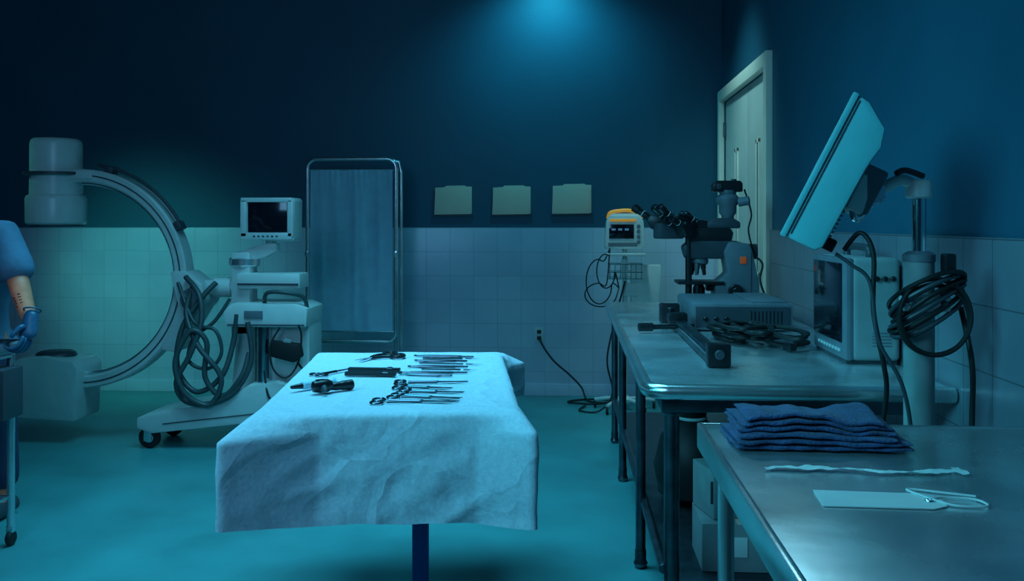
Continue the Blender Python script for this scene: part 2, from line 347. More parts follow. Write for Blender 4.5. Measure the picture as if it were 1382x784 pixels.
for j in range(nz+1):
    row=[]
    for i in range(nx+1):
        u=i/nx; v=j/nz; z=.585+(1.868-.585)*v
        yy=7.295+.012*math.sin(u*34+3.5*noise.noise((u*3,v*1.0,0)))*(.4+.6*noise.noise((u*5,v*.8,7))*1.5)+.032*noise.noise((u*6,v*1.6,3))+.004*math.sin(u*90)*max(0,v-.85)/.15
        z2=z+(.012*noise.noise((u*5,0,11)) if j==0 else 0)
        row.append(bm.verts.new((x0+.025+(x1-x0-.05)*u,yy,z2)))
    grid.append(row)
for j in range(nz):
    for i in range(nx): bm.faces.new((grid[j][i],grid[j][i+1],grid[j+1][i+1],grid[j+1][i]))
s.add('curtain',bm,'curtain',80)
for i,x in enumerate((x0,x1)):
    s.add('leg_%d'%i,cyl((x,7.3,.05),(x,7.3,.6),.014),'chrome')
    s.add('foot_%d'%i,tube([(x,7.08,.06),(x,7.12,.075),(x,7.48,.075),(x,7.52,.06)],.014),'chrome')
    for k,yy in enumerate((7.09,7.51)):
        s.add('caster_%d%d'%(i,k),cyl((x-.012,yy,.03),(x+.012,yy,.03),.03,bev=.008),'rubber')
    s.add('hinge_%d'%i,box((x,7.3,1.2),(.03,.05,.05),.006),'steel')
s.add('folded_wing_tube',tube([(x1+.035,7.34,.08),(x1+.035,7.34,1.85),(x1+.02,7.34,1.93),(x1-.05,7.34,1.955)],.013,10,False),'steel')

# ------------------------------------------------------------ draped instrument table
TC=(-.62,3.39); TR=7.0; A,B,HT=.395,.655,.88
t=G('draped_instrument_table',(TC[0],TC[1],0),TR,o=(0,0,0))
def outline(r=.018):
    pts=[]
    for (cx_,cy_,a0) in ((A-r,-B+r,-90),(A-r,B-r,0),(-A+r,B-r,90),(-A+r,-B+r,180)):
        for i in range(9):
            tt=math.radians(a0+90*i/8); pts.append((cx_+r*math.cos(tt),cy_+r*math.sin(tt),math.cos(tt),math.sin(tt)))
    out=[]
    for i in range(len(pts)):
        p=pts[i];q=pts[(i+1)%len(pts)]
        dd=math.hypot(q[0]-p[0],q[1]-p[1]); k=max(1,int(dd/.010))
        for j in range(k):
            f=j/k; n=Vector((p[2]*(1-f)+q[2]*f,p[3]*(1-f)+q[3]*f)).normalized()
            out.append((p[0]*(1-f)+q[0]*f,p[1]*(1-f)+q[1]*f,n.x,n.y))
    return out
OL=outline()
# stiff paper drape: each corner stands off the table by its own amount (dx,dy)
CF={(-1,-1):(-.075,-.150),(1,-1):(.045,-.085),(1,1):(.115,.02),(-1,1):(-.03,.02)}
bm=bmesh.new(); RS=[]
def ridge(v): return (1-abs(noise.noise(v))*2.2)
def topz(x,y): return HT+.003*noise.noise((x*4,y*4,1))+.0012*ridge((x*5,y*5,5))
for k in range(1,31):
    f=k/30
    RS.append([bm.verts.new((x*f,y*f,topz(x*f,y*f)-(0.003*max(0,(f-.97)/.03)))) for x,y,nx_,ny_ in OL])
ND=30
for k in range(1,ND+1):
    row=[]
    for x,y,nx_,ny_ in OL:
        v=k/ND
        ox=oy=cw=0
        for (sx,sy),(fx,fy) in CF.items():
            dc=math.hypot(x-sx*A,y-sy*B); wgt=max(0,1-dc/(.19 if sx<0 else .13))
            wgt=wgt**1.1
            ox+=fx*wgt; oy+=fy*wgt; cw=max(cw,wgt)
        hem=.325 if y<-B*.7 else .325+(.190-.325)*min(1,(y+B*.7)/(B*.9))
        hem+=.012*noise.noise((x*5,y*5,9))-(.03*cw if x<0 else 0)
        dr=hem*v
        e=min(1,dr/.050)
        fold=.020*noise.noise((x*4.5,y*4.5,dr*2.2))*min(1,dr/.1)+.011*(ridge((x*5+dr*7,y*5,dr*5+3))-.5)*min(1,dr/.05)
        fold+=.003*ridge((x*18,y*18,dr*14))*min(1,dr/.05)
        fold*=1-.6*cw
        row.append(bm.verts.new((x+ox*e+nx_*(.008+fold),y+oy*e+ny_*(.008+fold),HT-.003-dr)))
    RS.append(row)
cv=bm.verts.new((0,0,HT)); n=len(OL)
for i in range(n): bm.faces.new((cv,RS[0][i],RS[0][(i+1)%n]))
for a_,b_ in zip(RS,RS[1:]):
    for i in range(n): bm.faces.new((a_[i],b_[i],b_[(i+1)%n],a_[(i+1)%n]))
bmesh.ops.recalc_face_normals(bm,faces=bm.faces)
t.add('drape',bm,'drape',60)
t.add('table_top',box((0,0,HT-.03),(2*A-.03,2*B-.03,.035),.01),'steel')
t.add('column',box((.085,-.33,.45),(.055,.055,.80),.006),'bluel')
t.add('column_head',box((.04,-.12,.82),(.12,.7,.05),.008),'steel')
t.add('base_plate',prism([(-.25,-.60),(.25,-.60),(.30,-.55),(.30,-.12),(.25,-.07),(-.25,-.07),(-.30,-.12),(-.30,-.55)],.015,.065,.01,'xy'),'dsteel')

# ------------------------------------------------------------ instruments (each lies on the drape)
TZ=HT+.004
def lay(name,x,y,ang): return G(name,(x,y,TZ),ang,o=(0,0,0))
def px(pxx,pyy): 
    z=(1.45-TZ)*1250/(pyy-300); return z*(pxx-768)/1250, z*(1+4.9e-5*(pxx-691))
def scissors(name,x,y,ang,L=.2,w=.045,op=.06,mt='inst'):
    q=lay(name,x,y,ang)
    for sgn,nm in ((1,'a'),(-1,'b')):
        q.add('ring_'+nm,torus((-L*.42,sgn*w*.5,.003),.019,.0036,sx=1.25),mt)
        q.add('shank_'+nm,tube([(-L*.31,sgn*w*.42,.003),(-L*.15,sgn*w*.25,.003),(L*.08,0,.003+.002*sgn)],.0034,8),mt)
        q.add('blade_'+nm,prism([(L*.05,-sgn*.006),(L*.12,-sgn*.007),(L*.5,-sgn*L*op),(L*.3,sgn*.004-sgn*L*op*.2),(L*.05,sgn*.006)],.001+.002*(sgn>0),.0035+.002*(sgn>0),0,'xy'),mt)
    q.add('pivot',cyl((L*.08,0,.0),(L*.08,0,.008),.005),'chrome')
def forceps(name,x,y,ang,L=.16,mt='inst'):
    q=lay(name,x,y,ang)
    for sgn in (1,-1):
        q.add('arm_%s'%('a' if sgn>0 else 'b'),tube([(-L*.5,0,.003),(-L*.35,sgn*.004,.003),(-L*.05,sgn*.009,.003),(L*.3,sgn*.006,.003),(L*.5,sgn*.002,.003)],[.0035,.0045,.0045,.003,.0016],8),mt)
    q.add('end_joint',box((-L*.5,0,.004),(.012,.009,.006),.001),mt)
def scalpel(name,x,y,ang,L=.16,mt='inst'):
    q=lay(name,x,y,ang)
    q.add('handle',box((-.02,0,.003),(L*.72,.010,.005),.0015),mt)
    q.add('neck',box((L*.38,0,.003),(L*.12,.006,.004),.001),mt)
    q.add('blade',prism([(L*.42,-.004),(L*.58,.004),(L*.44,.006)],.002,.0035,0,'xy'),'chrome')
for i,(a,b,an) in enumerate(((600,482,-4),(604,485,3),(596,488,1),(602,492,-5),(592,496,3),(602,500,-3),(586,504,5))):
    x,y=px(a,b)
    (forceps if i%2==0 else scalpel)('surgical_forceps' if i%2==0 else 'scalpel',x,y,an,.25-.02*(i%3))
x,y=px(575,507); forceps('surgical_forceps',x,y,-8,.2)
for a,b,L in ((505,502,.20),(500,508,.19)):
    x,y=px(a,b); q=lay('instrument_case',x,y,-2)
    q.add('body',box((0,0,.008),(L,.024,.014),.003),'black'); q.add('clip',box((L*.3,0,.016),(.02,.022,.004),.001),'chrome')
for a,b,an,L in ((582,517,8,.26),(572,524,-6,.20),(582,530,-2,.22),(560,543,2,.28),(574,537,-8,.24)):
    x,y=px(a,b); scissors('surgical_scissors',x,y,an,L)
x,y=px(451,503); scissors('surgical_pliers',x,y,60,.19,.03,.01)
x,y=px(517,482); q=lay('bandage_shears',x,y,12)
q.add('ring_a',torus((.03,.03,.008),.027,.008,sx=1.3),'black'); q.add('ring_b',torus((.06,-.03,.008),.027,.008,sx=1.3),'black')
q.add('shank_a',tube([(.0,.02,.007),(-.03,-.01,.007),(-.05,-.05,.006)],.007),'black'); q.add('shank_b',tube([(.03,-.04,.007),(-.0,-.04,.007),(-.04,-.06,.006)],.007),'black')
q.add('blades',join(prism([(-.03,-.035),(-.05,-.03),(-.10,-.15),(-.085,-.13)],.003,.006,0,'xy'),prism([(-.03,-.05),(-.045,-.05),(-.115,-.13)],.006,.009,0,'xy')),'chrome')
x,y=px(455,528); q=lay('otoscope',x,y,38)
q.add('handle',tube([(-.03,0,.016),(.02,.004,.016),(.06,.008,.015)],[.012,.014,.016,.017,.013],14),'black')
q.add('head',lathe((-.055,0,.022),[(-.035,.006),(-.03,.018),(-.01,.022),(.02,.022),(.035,.014),(.036,0)],24,(1,0,0)),'black')
q.add('lens_window',box((-.06,0,.042),(.03,.018,.005),.002),'screen')
q.add('specula',lathe((-.055,-.02,.016),[(0,.013),(.03,.006),(.045,.004),(.046,0)],20,(-.3,-1,0)),'dgrey')
x,y=px(418,525); q=lay('syringe',x,y,50)
q.add('barrel',cyl((-.03,0,.014),(.06,0,.014),.013),'cyan'); q.add('plunger',cyl((.06,0,.014),(.10,0,.014),.006),'cyan')
q.add('thumb_rest',cyl((.10,0,.014),(.104,0,.014),.012),'cyan'); q.add('nozzle',cyl((-.075,0,.014),(-.03,0,.014),.006,.010),'black')
q.add('flange',box((.06,0,.013),(.004,.035,.022),.001),'cyan')

# ------------------------------------------------------------ stainless counter
k=G('stainless_steel_counter',(.75,4.62,0))
CX0,CX1,CY0,CY1,CZ=.262,1.232,3.05,6.2,.92
k.add('top',box(((CX0+CX1)/2,(CY0+CY1)/2,CZ-.015),(CX1-CX0-.02,CY1-CY0-.02,.03),.004),'steeltop')
edge=[(CX1,CY0+.0,CZ-.024),(CX0+.06,CY0,CZ-.024),(CX0+.018,CY0+.018,CZ-.024),(CX0,CY0+.06,CZ-.024),(CX0,CY1,CZ-.024)]
k.add('rolled_edge',tube(edge,.026,16,False),'steel')
k.add('under_rail_front',box(((CX0+CX1)/2,CY0+.06,CZ-.07),(CX1-CX0-.1,.03,.06),.004),'dsteel')
k.add('under_rail_side',box((CX0+.06,(CY0+CY1)/2,CZ-.07),(.03,CY1-CY0-.1,.06),.004),'dsteel')
for i,(lx,ly) in enumerate(((.345,3.15),(.30,3.92),(.30,5.22),(.30,6.12),(1.17,3.15),(1.17,4.6),(1.17,6.12))):
    r=.026 if ly<3.5 else .021
    k.add('leg_%d'%i,cyl((lx,ly,.06),(lx,ly,CZ-.04),r),'dsteel')
    k.add('leg_foot_%d'%i,lathe((lx,ly,0),[(0,.022),(.02,.03),(.035,.024),(.075,.024),(.076,0)],20),'dsteel')
    k.add('leg_socket_%d'%i,lathe((lx,ly,CZ-.12),[(0,r+.001),(.01,r+.01),(.08,r+.012),(.081,0)],20),'dsteel')
k.add('stretcher_side',cyl((.32,3.15,.28),(.30,6.12,.28),.018),'dsteel')
k.add('stretcher_wall',cyl((1.17,3.15,.28),(1.17,6.12,.28),.018),'dsteel')
k.add('lower_shelf',box((.75,4.62,.20),(.82,2.95,.02),.004),'dsteel')

# grey power unit
k=G('equipment_power_unit',(.90,4.85,CZ))
bx0,bx1,by0,by1=.60,1.08,4.55,5.2
k.add('case',box(((bx0+bx1)/2,(by0+by1)/2,CZ+.07),(bx1-bx0,by1-by0,.13),.012),'grey')
k.add('front_panel',box(((bx0+bx1)/2,by0-.003,CZ+.07),(bx1-bx0-.03,.008,.10),.002),'dgrey')
k.add('lid_ridge',box((.98,4.87,CZ+.139),(.17,.55,.012),.004),'grey')
k.add('knobs',join(*[cyl((.66+.05*i,by0-.022,CZ+.06),(.66+.05*i,by0-.004,CZ+.06),.012) for i in range(3)]),'black')
k.add('vents',join(*[box((.88+.018*i,by0-.008,CZ+.07),(.006,.004,.06),.001) for i in range(9)]),'black')
k.add('feet',join(*[cyl((x,y,CZ),(x,y,CZ+.012),.012) for x in (bx0+.04,bx1-.04) for y in (by0+.05,by1-.05)]),'rubber')

# ------------------------------------------------------------ microscope
m=G('multi_head_microscope',(.88,5.45,CZ),o=(.93,5.45,CZ)); Y=5.42
m.add('base_foot',prism([(.70,.922),(1.12,.922),(1.12,.985),(1.04,1.01),(.74,1.0),(.70,.97)],Y-.13,Y+.15,.012),'dgrey')
m.add('stand_lower',prism([(.88,.99),(1.13,.99),(1.13,1.10),(1.09,1.29),(1.07,1.33),(.96,1.34),(.93,1.28),(.95,1.16),(.88,1.10)],Y-.09,Y+.09,.015),'grey')
m.add('stand_side_cover',box((1.02,Y-.095,1.17),(.12,.012,.24),.01),'grey')
m.add('orange_label',box((1.035,Y-.104,1.235),(.036,.006,.04),.002),'olabel')
m.add('focus_knob',join(cyl((.99,Y-.14,1.06),(.99,Y+.14,1.06),.04),cyl((.99,Y-.165,1.06),(.99,Y+.165,1.06),.024)),'black')
m.add('stage',box((.80,Y,1.105),(.26,.22,.018),.004),'black')
m.add('stage_arm',box((.90,Y,1.08),(.12,.08,.05),.008),'black')
m.add('stage_drive',cyl((.78,Y-.09,.98),(.78,Y-.09,1.10),.012),'black')
m.add('condenser',lathe((.80,Y,1.02),[(0,.02),(.01,.035),(.05,.035),(.07,.025),(.071,0)],24),'black')
m.add('lamp_house',lathe((.80,Y,.985),[(0,.055),(.03,.05),(.035,.03),(.036,0)],24),'black')
m.add('nosepiece',lathe((.80,Y,1.205),[(0,.03),(.01,.05),(.03,.052),(.05,.04),(.051,0)],24,(.15,0,1)),'grey')
for i in range(5):
    a=2*math.pi*i/5+.4; dxx,dyy=.028*math.cos(a),.028*math.sin(a)
    m.add('objective_%d'%i,lathe((.80+dxx,Y+dyy,1.215),[(0,.014),(.03,.014),(.035,.011),(.07,.008),(.071,0)],16,(dxx*6,dyy*6,-1)),'grey' if i%2 else 'black')
m.add('arm_head',prism([(.72,1.24),(.95,1.24),(1.07,1.27),(1.07,1.325),(1.0,1.345),(.74,1.345),(.70,1.31)],Y-.065,Y+.065,.015),'dgrey')
m.add('illuminator_stack',prism([(.74,1.34),(.98,1.34),(.99,1.39),(.97,1.42),(.75,1.42),(.73,1.38)],Y-.06,Y+.06,.012),'black')
m.add('trinocular_body',prism([(.84,1.415),(1.03,1.415),(1.03,1.45),(.99,1.475),(.88,1.475),(.84,1.45)],Y-.055,Y+.055,.012),'dgrey')
m.add('photo_tube',lathe((.965,Y,1.455),[(0,.035),(.03,.035),(.05,.05),(.09,.05),(.11,.066),(.135,.068),(.155,.05),(.16,.038),(.161,0)],28),'grey')
m.add('camera_mount',lathe((.965,Y,1.605),[(0,.04),(.012,.048),(.03,.048),(.031,0)],28),'grey')
m.add('camera_body',prism([(.875,1.625),(1.045,1.625),(1.045,1.675),(1.03,1.69),(.90,1.69),(.875,1.67)],Y-.04,Y+.04,.008),'black')
m.add('camera_dials',join(cyl((.91,Y-.05,1.655),(.91,Y-.04,1.655),.016),cyl((1.0,Y,1.688),(1.0,Y,1.70),.016)),'dgrey')
m.add('camera_lens_side',cyl((1.02,Y-.03,1.565),(1.08,Y-.05,1.575),.026),'grey')
m.add('rear_lamp_housing',cyl((1.0,Y+.05,1.28),(1.14,Y+.05,1.28),.045),'dgrey')
m.add('bridge_tube',cyl((.80,Y,1.385),(.55,Y-.06,1.41),.032),'black')
m.add('bridge_block',box((.62,Y-.05,1.40),(.15,.13,.09),.015,(0,0,.2)),'dgrey')
def ocular(nm,bx,by,bz,an,tilt=35,s=1.0):
    R_=Matrix.Translation((bx,by,bz))@Matrix.Rotation(math.radians(an),4,'Z')
    ca=math.cos(math.radians(tilt)); sa=math.sin(math.radians(tilt))
    parts=[xf(prism([(.05,-.035),(.05,.045),(-.03,.055),(-.055,.02),(-.03,-.03)],-.05*s,.05*s,.01),R_)]
    for sy in (-.033,.033):
        p0=Vector((-.02,sy,.02)); dd=Vector((-ca,0,sa))
        parts.append(xf(cyl(p0,p0+dd*.10*s,.017*s),R_)); parts.append(xf(cyl(p0+dd*.09*s,p0+dd*.125*s,.022*s),R_))
        parts.append(xf(cyl(p0+dd*.035*s,p0+dd*.045*s,.021*s),R_))
    m.add(nm,join(*parts),'black')
    rims=[]
    for sy in (-.033,.033):
        p0=Vector((-.02,sy,.02)); dd=Vector((-ca,0,sa)); rims.append(xf(cyl(p0+dd*.124*s,p0+dd*.128*s,.015*s),R_))
    m.add(nm+'_lenses',join(*rims),'screen')
    m.add(nm+'_bands',join(*[xf(cyl(Vector((-.02,sy,.02))+Vector((-ca,0,sa))*.062*s,Vector((-.02,sy,.02))+Vector((-ca,0,sa))*.068*s,.0182*s),R_) for sy in (-.033,.033)]),'white')
ocular('ocular_head_main',.82,Y,1.41,15)
ocular('ocular_head_side',.665,Y-.07,1.43,25,38,1.15)
ocular('ocular_head_end',.56,Y+.02,1.44,-10,35,1.1)
ocular('ocular_head_low',.70,Y-.10,1.40,40,25,1.0)
m.add('bridge_pillar',cyl((.735,Y-.05,.985),(.735,Y-.05,1.40),.019),'black')
m.add('pillar_foot',lathe((.68,Y-.16,.92),[(0,.06),(.02,.06),(.04,.035),(.066,.03),(.067,0)],24),'black')
m.add('head_cable',tube([(1.07,Y,1.28),(1.15,Y-.05,1.22),(1.13,Y-.1,1.12),(1.17,Y-.1,1.0),(1.18,Y-.1,.94)],.006),'rubber')
m.add('head_cable_upper',tube([(1.06,Y,1.64),(1.1,Y,1.5),(1.08,Y-.02,1.4),(1.12,Y,1.25)],.005),'rubber')

# rail clamp on counter
r=G('surgical_side_rail',(.52,4.2,CZ))
r.add('bar',box((.535,4.2,CZ+.035),(.05,1.55,.05),.004),'dsteel')
r.add('bar_strip',box((.508,4.2,CZ+.045),(.006,1.5,.012),.002),'chrome')
r.add('end_block',box((.545,3.43,CZ+.045),(.085,.06,.085),.008),'black')
r.add('end_bolt',cyl((.545,3.385,CZ+.05),(.545,3.40,CZ+.05),.018),'dgrey')
r.add('rear_block',box((.53,4.95,CZ+.05),(.10,.10,.10),.008),'black')
r.add('cross_rod',cyl((.36,4.45,CZ+.03),(.60,4.5,CZ+.03),.012),'black')
r.add('cross_rod_grip',cyl((.33,4.445,CZ+.03),(.40,4.457,CZ+.03),.02),'black')
r.add('clamp_jaw',box((.52,4.5,CZ+.07),(.09,.08,.05),.008),'black')
r.add('clamp_knob',cyl((.50,4.6,CZ+.06),(.50,4.6,CZ+.11),.022),'black')
# coiled cables on counter
c=G('coiled_power_cables',(.80,4.05,CZ))
for j in range(8):
    pts=[]; ccx,ccy=((.73,4.25),(.92,4.0),(.80,4.1),(.75,4.1))[j%4];ph=random.uniform(0,6)
    rx=random.uniform(.055,.09); ry=random.uniform(.10,.2)
    for i in range(22):
        a=ph+i*.62
        pts.append((ccx+rx*math.cos(a)*(1+.2*math.sin(i*1.7)),ccy+ry*math.sin(a)*(1+.15*math.cos(i)),CZ+.012+.009*j+.008*abs(math.sin(i*.9+j))))
    c.add('cord_%d'%j,tube(pts,.009,8,n=5),'rubber')
c.add('plug_a',box((.90,3.85,CZ+.02),(.035,.05,.03),.006,(0,0,.5)),'black'); c.add('plug_b',box((.97,3.98,CZ+.02),(.04,.035,.03),.006,(0,0,.3)),'black')

# boxed display unit
b=G('patient_monitor_console',(1.13,3.75,CZ))
b.add('case',box((1.14,3.75,CZ+.205),(.18,.46,.385),.025,seg=4),'carton')
b.add('bezel',box((1.045,3.75,CZ+.205),(.03,.46,.385),.014),'grey')
b.add('screen',box((1.0285,3.765,CZ+.225),(.006,.39,.30),.004),'screen')
b.add('base_strip',box((1.13,3.75,CZ+.012),(.19,.42,.024),.006),'dgrey')
b.add('handle',tube([(1.14,3.60,CZ+.39),(1.14,3.62,CZ+.43),(1.14,3.86,CZ+.43),(1.14,3.88,CZ+.39)],.014),'dgrey')
b.add('vents',join(*[box((1.16,3.518,CZ+.07+.012*i),(.07,.004,.003),.001) for i in range(5)]),'grey')
b.add('buttons',join(*[box((1.027,3.60+.04*i,CZ+.045),(.006,.02,.012),.001) for i in range(8)]),'white')
b.add('connector_row',join(*[cyl((1.14+.03*i,3.505,CZ+.32),(1.14+.03*i,3.52,CZ+.32),.01) for i in range(3)]),'black')

# ------------------------------------------------------------ display on pole
p=G('pole_mounted_display',(1.03,2.80,0)); PX,PY=1.03,2.80
p.add('lower_post',cyl((PX,PY,.10),(PX,PY,1.34),.043),'carton')
p.add('post_cap',lathe((PX,PY,1.335),[(0,.046),(.02,.046),(.03,.03),(.031,0)]),'grey')
p.add('chrome_post',cyl((PX,PY,1.34),(PX,PY,1.55),.020),'chrome')
p.add('top_cap',lathe((PX,PY,1.52),[(0,.03),(.005,.038),(.045,.038),(.055,.03),(.056,0)]),'white2')
p.add('clamp_collar',lathe((PX,PY,1.19),[(0,.046),(.004,.056),(.05,.056),(.054,.046)]),'white')
p.add('clamp_block',box((PX+.0,PY-.055,1.215),(.13,.035,.045),.008),'white')
p.add('clamp_bolts',join(cyl((PX-.045,PY-.08,1.215),(PX-.045,PY-.07,1.215),.010),cyl((PX+.045,PY-.08,1.215),(PX+.045,PY-.07,1.215),.010)),'dgrey')
p.add('base',join(box((PX,PY-.0,.085),(.40,.06,.04),.012),box((PX,PY,.085),(.06,.40,.04),.012)),'grey')
for i,(ax,ay) in enumerate(((-.17,0),(.17,0),(0,-.17),(0,.17))):
    p.add('caster_%d'%i,cyl((PX+ax-.012,PY+ay,.033),(PX+ax+.012,PY+ay,.033),.033,bev=.008),'rubber')
p.add('swing_arm',tube([(PX,PY,1.55),(PX-.05,PY-.01,1.575),(PX-.09,PY-.01,1.56),(PX-.13,PY,1.535)],.017),'white2')
p.add('arm_lever',tube([(PX-.0,PY-.03,1.585),(PX-.06,PY-.06,1.60),(PX-.09,PY-.07,1.59)],.009),'black')
p.add('tilt_knuckle',cyl((PX-.14,PY-.05,1.535),(PX-.14,PY+.05,1.535),.032),'steel')
p.add('tilt_bracket',box((PX-.175,PY,1.54),(.05,.12,.13),.01,(0,math.radians(27),0)),'white2')
p.add('bracket_arm_low',tube([(PX-.15,PY-.02,1.50),(PX-.19,PY-.03,1.46),(PX-.2,PY-.03,1.50)],.012),'steel')
TM=Matrix.Translation((.800,2.81,1.583))@Matrix.Rotation(math.radians(-14.5),4,'Z')@Matrix.Rotation(math.radians(26.5),4,'Y')@Matrix.Diagonal((1,.95,.94,1))
hd=prism([(-.055,-.235),(.035,-.235),(.050,-.215),(.055,.06),(.064,.12),(.050,.175),(-.020,.228),(-.055,.235)],-.185,.185,.012)
p.add('display_housing',xf(hd,TM),'teal')
p.add('display_bezel',xf(box((-.062,0,0),(.018,.385,.475),.006),TM),'teal')
p.add('display_glass',xf(box((-.071,0,.01),(.004,.32,.38),.001),TM),'screen')
p.add('display_back_hub',xf(box((.085,.02,.0),(.07,.15,.15),.012),TM),'grey')
p.add('display_edge_seam',xf(box((-.045,-.187,0),(.003,.003,.44),.001),TM),'dgrey')
p.add('display_vents',xf(join(*[box((.055,.0,-.19+.014*i),(.008,.26,.005),.001) for i in range(8)]),TM),'dgrey')
p.add('display_plugs',xf(join(box((.055,-.12,-.20),(.05,.03,.04),.006),box((.055,-.06,-.20),(.05,.03,.04),.006)),TM),'black')
p.add('display_cable_a',tube([(.79,2.72,1.37),(.83,2.70,1.42),(.86,2.68,1.36),(.86,2.68,1.20),(.885,2.67,1.05),(.90,2.69,.97),(.90,2.72,.80),(.95,2.74,.5),(1.0,2.74,.2)],.007),'rubber')
p.add('display_cable_b',tube([(.76,2.70,1.36),(.80,2.69,1.33),(.85,2.68,1.28),(.87,2.67,1.12),(.93,2.66,1.0),(.965,2.68,.85),(.985,2.72,.6)],.006),'dgrey')
for j in range(6):
    pts=[];ph=random.uniform(0,6)
    for i in range(16):
        a=ph+i*.65
        pts.append((PX+.015+(.095+.01*math.sin(i+j))*math.cos(a),PY-.02+(.055+.010*j)*math.sin(a)*.9,1.18+.013*j+.065*math.sin(a+1.2+.3*j)))
    p.add('cable_loop_%d'%j,tube(pts,.007,8,n=5),'rubber' if j%2 else 'dgrey')
for j in range(2):
    pts=[]
    for i in range(12):
        a=i*.6+j
        pts.append((PX+.015+.10*math.cos(a),PY-.075-.008*j,1.17+.01*j+(.10+.01*j)*math.sin(a)))
    p.add('hanging_loop_%d'%j,tube(pts,.007,8,n=5),'rubber')
p.add('loop_hook',box((PX+.06,PY-.06,1.33),(.03,.05,.06),.008),'black')
p.add('drop_cable',tube([(PX+.12,PY,1.2),(PX+.13,PY-.05,1.05),(PX+.14,PY-.03,.9),(PX+.12,PY-.05,.6),(PX+.08,PY-.05,.3),(PX+.06,PY-.05,.12)],.008),'rubber')

# ------------------------------------------------------------ foreground steel table
f=G('stainless_steel_prep_table',(.79,1.5,0)); FZ=.94
fx0,fx1,fy0,fy1=.326,1.232,.70,2.37
f.add('top',box(((fx0+fx1)/2,(fy0+fy1)/2,FZ-.012),(fx1-fx0-.01,fy1-fy0-.01,.024),.003),'steeltop')
f.add('side_lip',box((fx0+.004,(fy0+fy1)/2,FZ-.028),(.014,fy1-fy0,.064),.005),'steel')
f.add('rear_lip',box(((fx0+fx1)/2,fy1-.004,FZ-.028),(fx1-fx0,.014,.064),.005),'steel')
f.add('front_lip',box(((fx0+fx1)/2,fy0+.004,FZ-.028),(fx1-fx0,.014,.064),.005),'steel')
for i,(lx,ly) in enumerate(((fx0+.06,fy0+.06),(fx0+.06,fy1-.06),(fx1-.05,fy0+.06),(fx1-.05,fy1-.06))):
    f.add('leg_%d'%i,cyl((lx,ly,.03),(lx,ly,FZ-.02),.02),'steel'); f.add('leg_foot_%d'%i,lathe((lx,ly,0),[(0,.026),(.02,.028),(.04,.021),(.041,0)],20),'rubber')
f.add('lower_shelf',box(((fx0+fx1)/2,(fy0+fy1)/2,.25),(fx1-fx0-.08,fy1-fy0-.08,.02),.004),'dsteel')
# towels : stack of folded layers that share one sag surface
tw=G('folded_blue_towels',(.565,2.20,FZ))
def towel(z0,th,w,dp,cx_,cy_,rot,seed,amp):
    nn=80; prof=30; rs=[]
    for i in range(nn+1):
        u=i/nn; x=(u-.5)*w; ring=[]
        e=min(1,min(u,1-u)*16)**.5
        for j in range(prof):
            a=2*math.pi*j/prof; cc=math.cos(a);sy=math.sin(a)
            yy=math.copysign(abs(cc)**.35,cc)*dp/2; zz=math.copysign(abs(sy)**.8,sy)*th/2*(.4+.6*e)
            n1=noise.noise((x*11+seed,yy*9,seed)); n2=noise.noise((x*26,yy*22+seed,zz*40))
            sag=amp*(.013*noise.noise((x*9,yy*5,2.2))+.008*noise.noise((x*22,yy*9,5.1)))
            ring.append((x+.010*noise.noise((yy*14,seed,0)),yy+.014*n1+.004*n2,zz+th/2+sag+.0015*n2))
        rs.append(ring)
    return xf(rings(rs),Matrix.Translation((cx_,cy_,z0))@Matrix.Rotation(rot,4,'Z'))
zz=FZ+.0025; NL=6
for i in range(NL):
    tw.add('fold_%d'%i,towel(zz,.0130,.385-.014*i+.012*math.sin(i*2.3),.215-.010*i,.562+.007*math.sin(i*3.1)-.003*i,2.185+.005*math.cos(i*2),.03*math.sin(i*1.9),i*5.3,i/(NL-1)*1.4),'towel',180); zz+=.0118
tg=G('specimen_tag',(.54,1.74,FZ))
tg.add('card',prism([(.455,1.69),(.645,1.682),(.675,1.70),(.68,1.735),(.655,1.775),(.462,1.788)],FZ+.001,FZ+.003,0,'xy'),'paper')
tg.add('eyelet',torus((.655,1.728,FZ+.004),.007,.002),'chrome')
tg.add('string',tube([(.655,1.728,FZ+.006),(.69,1.75,FZ+.004),(.74,1.74,FZ+.004),(.745,1.70,FZ+.004),(.69,1.70,FZ+.004),(.655,1.74,FZ+.006),(.64,1.80,FZ+.004),(.70,1.78,FZ+.004),(.75,1.76,FZ+.004)],.0022,6),'paper')
gz=G('gauze_strip',(.6,1.93,FZ))
bm=bmesh.new(); prev=None
for i in range(81):
    u=i/80; x=.40+.40*u; yc=1.925+.012*math.sin(u*7)+.01*noise.noise((u*8,0,0)); w=.009+.003*math.sin(u*9)+(.018 if u>.95 else 0)
    row=[bm.verts.new((x,yc+s_*w,FZ+.007+.003*math.cos(s_*2+u*20)*.5+.003*noise.noise((u*20,s_,2)))) for s_ in (-1,-.5,0,.5,1)]
    if prev:
        for a_ in range(4): bm.faces.new((prev[a_],row[a_],row[a_+1],prev[a_+1]))
    prev=row
gz.add('strip',bm,'paper',180)

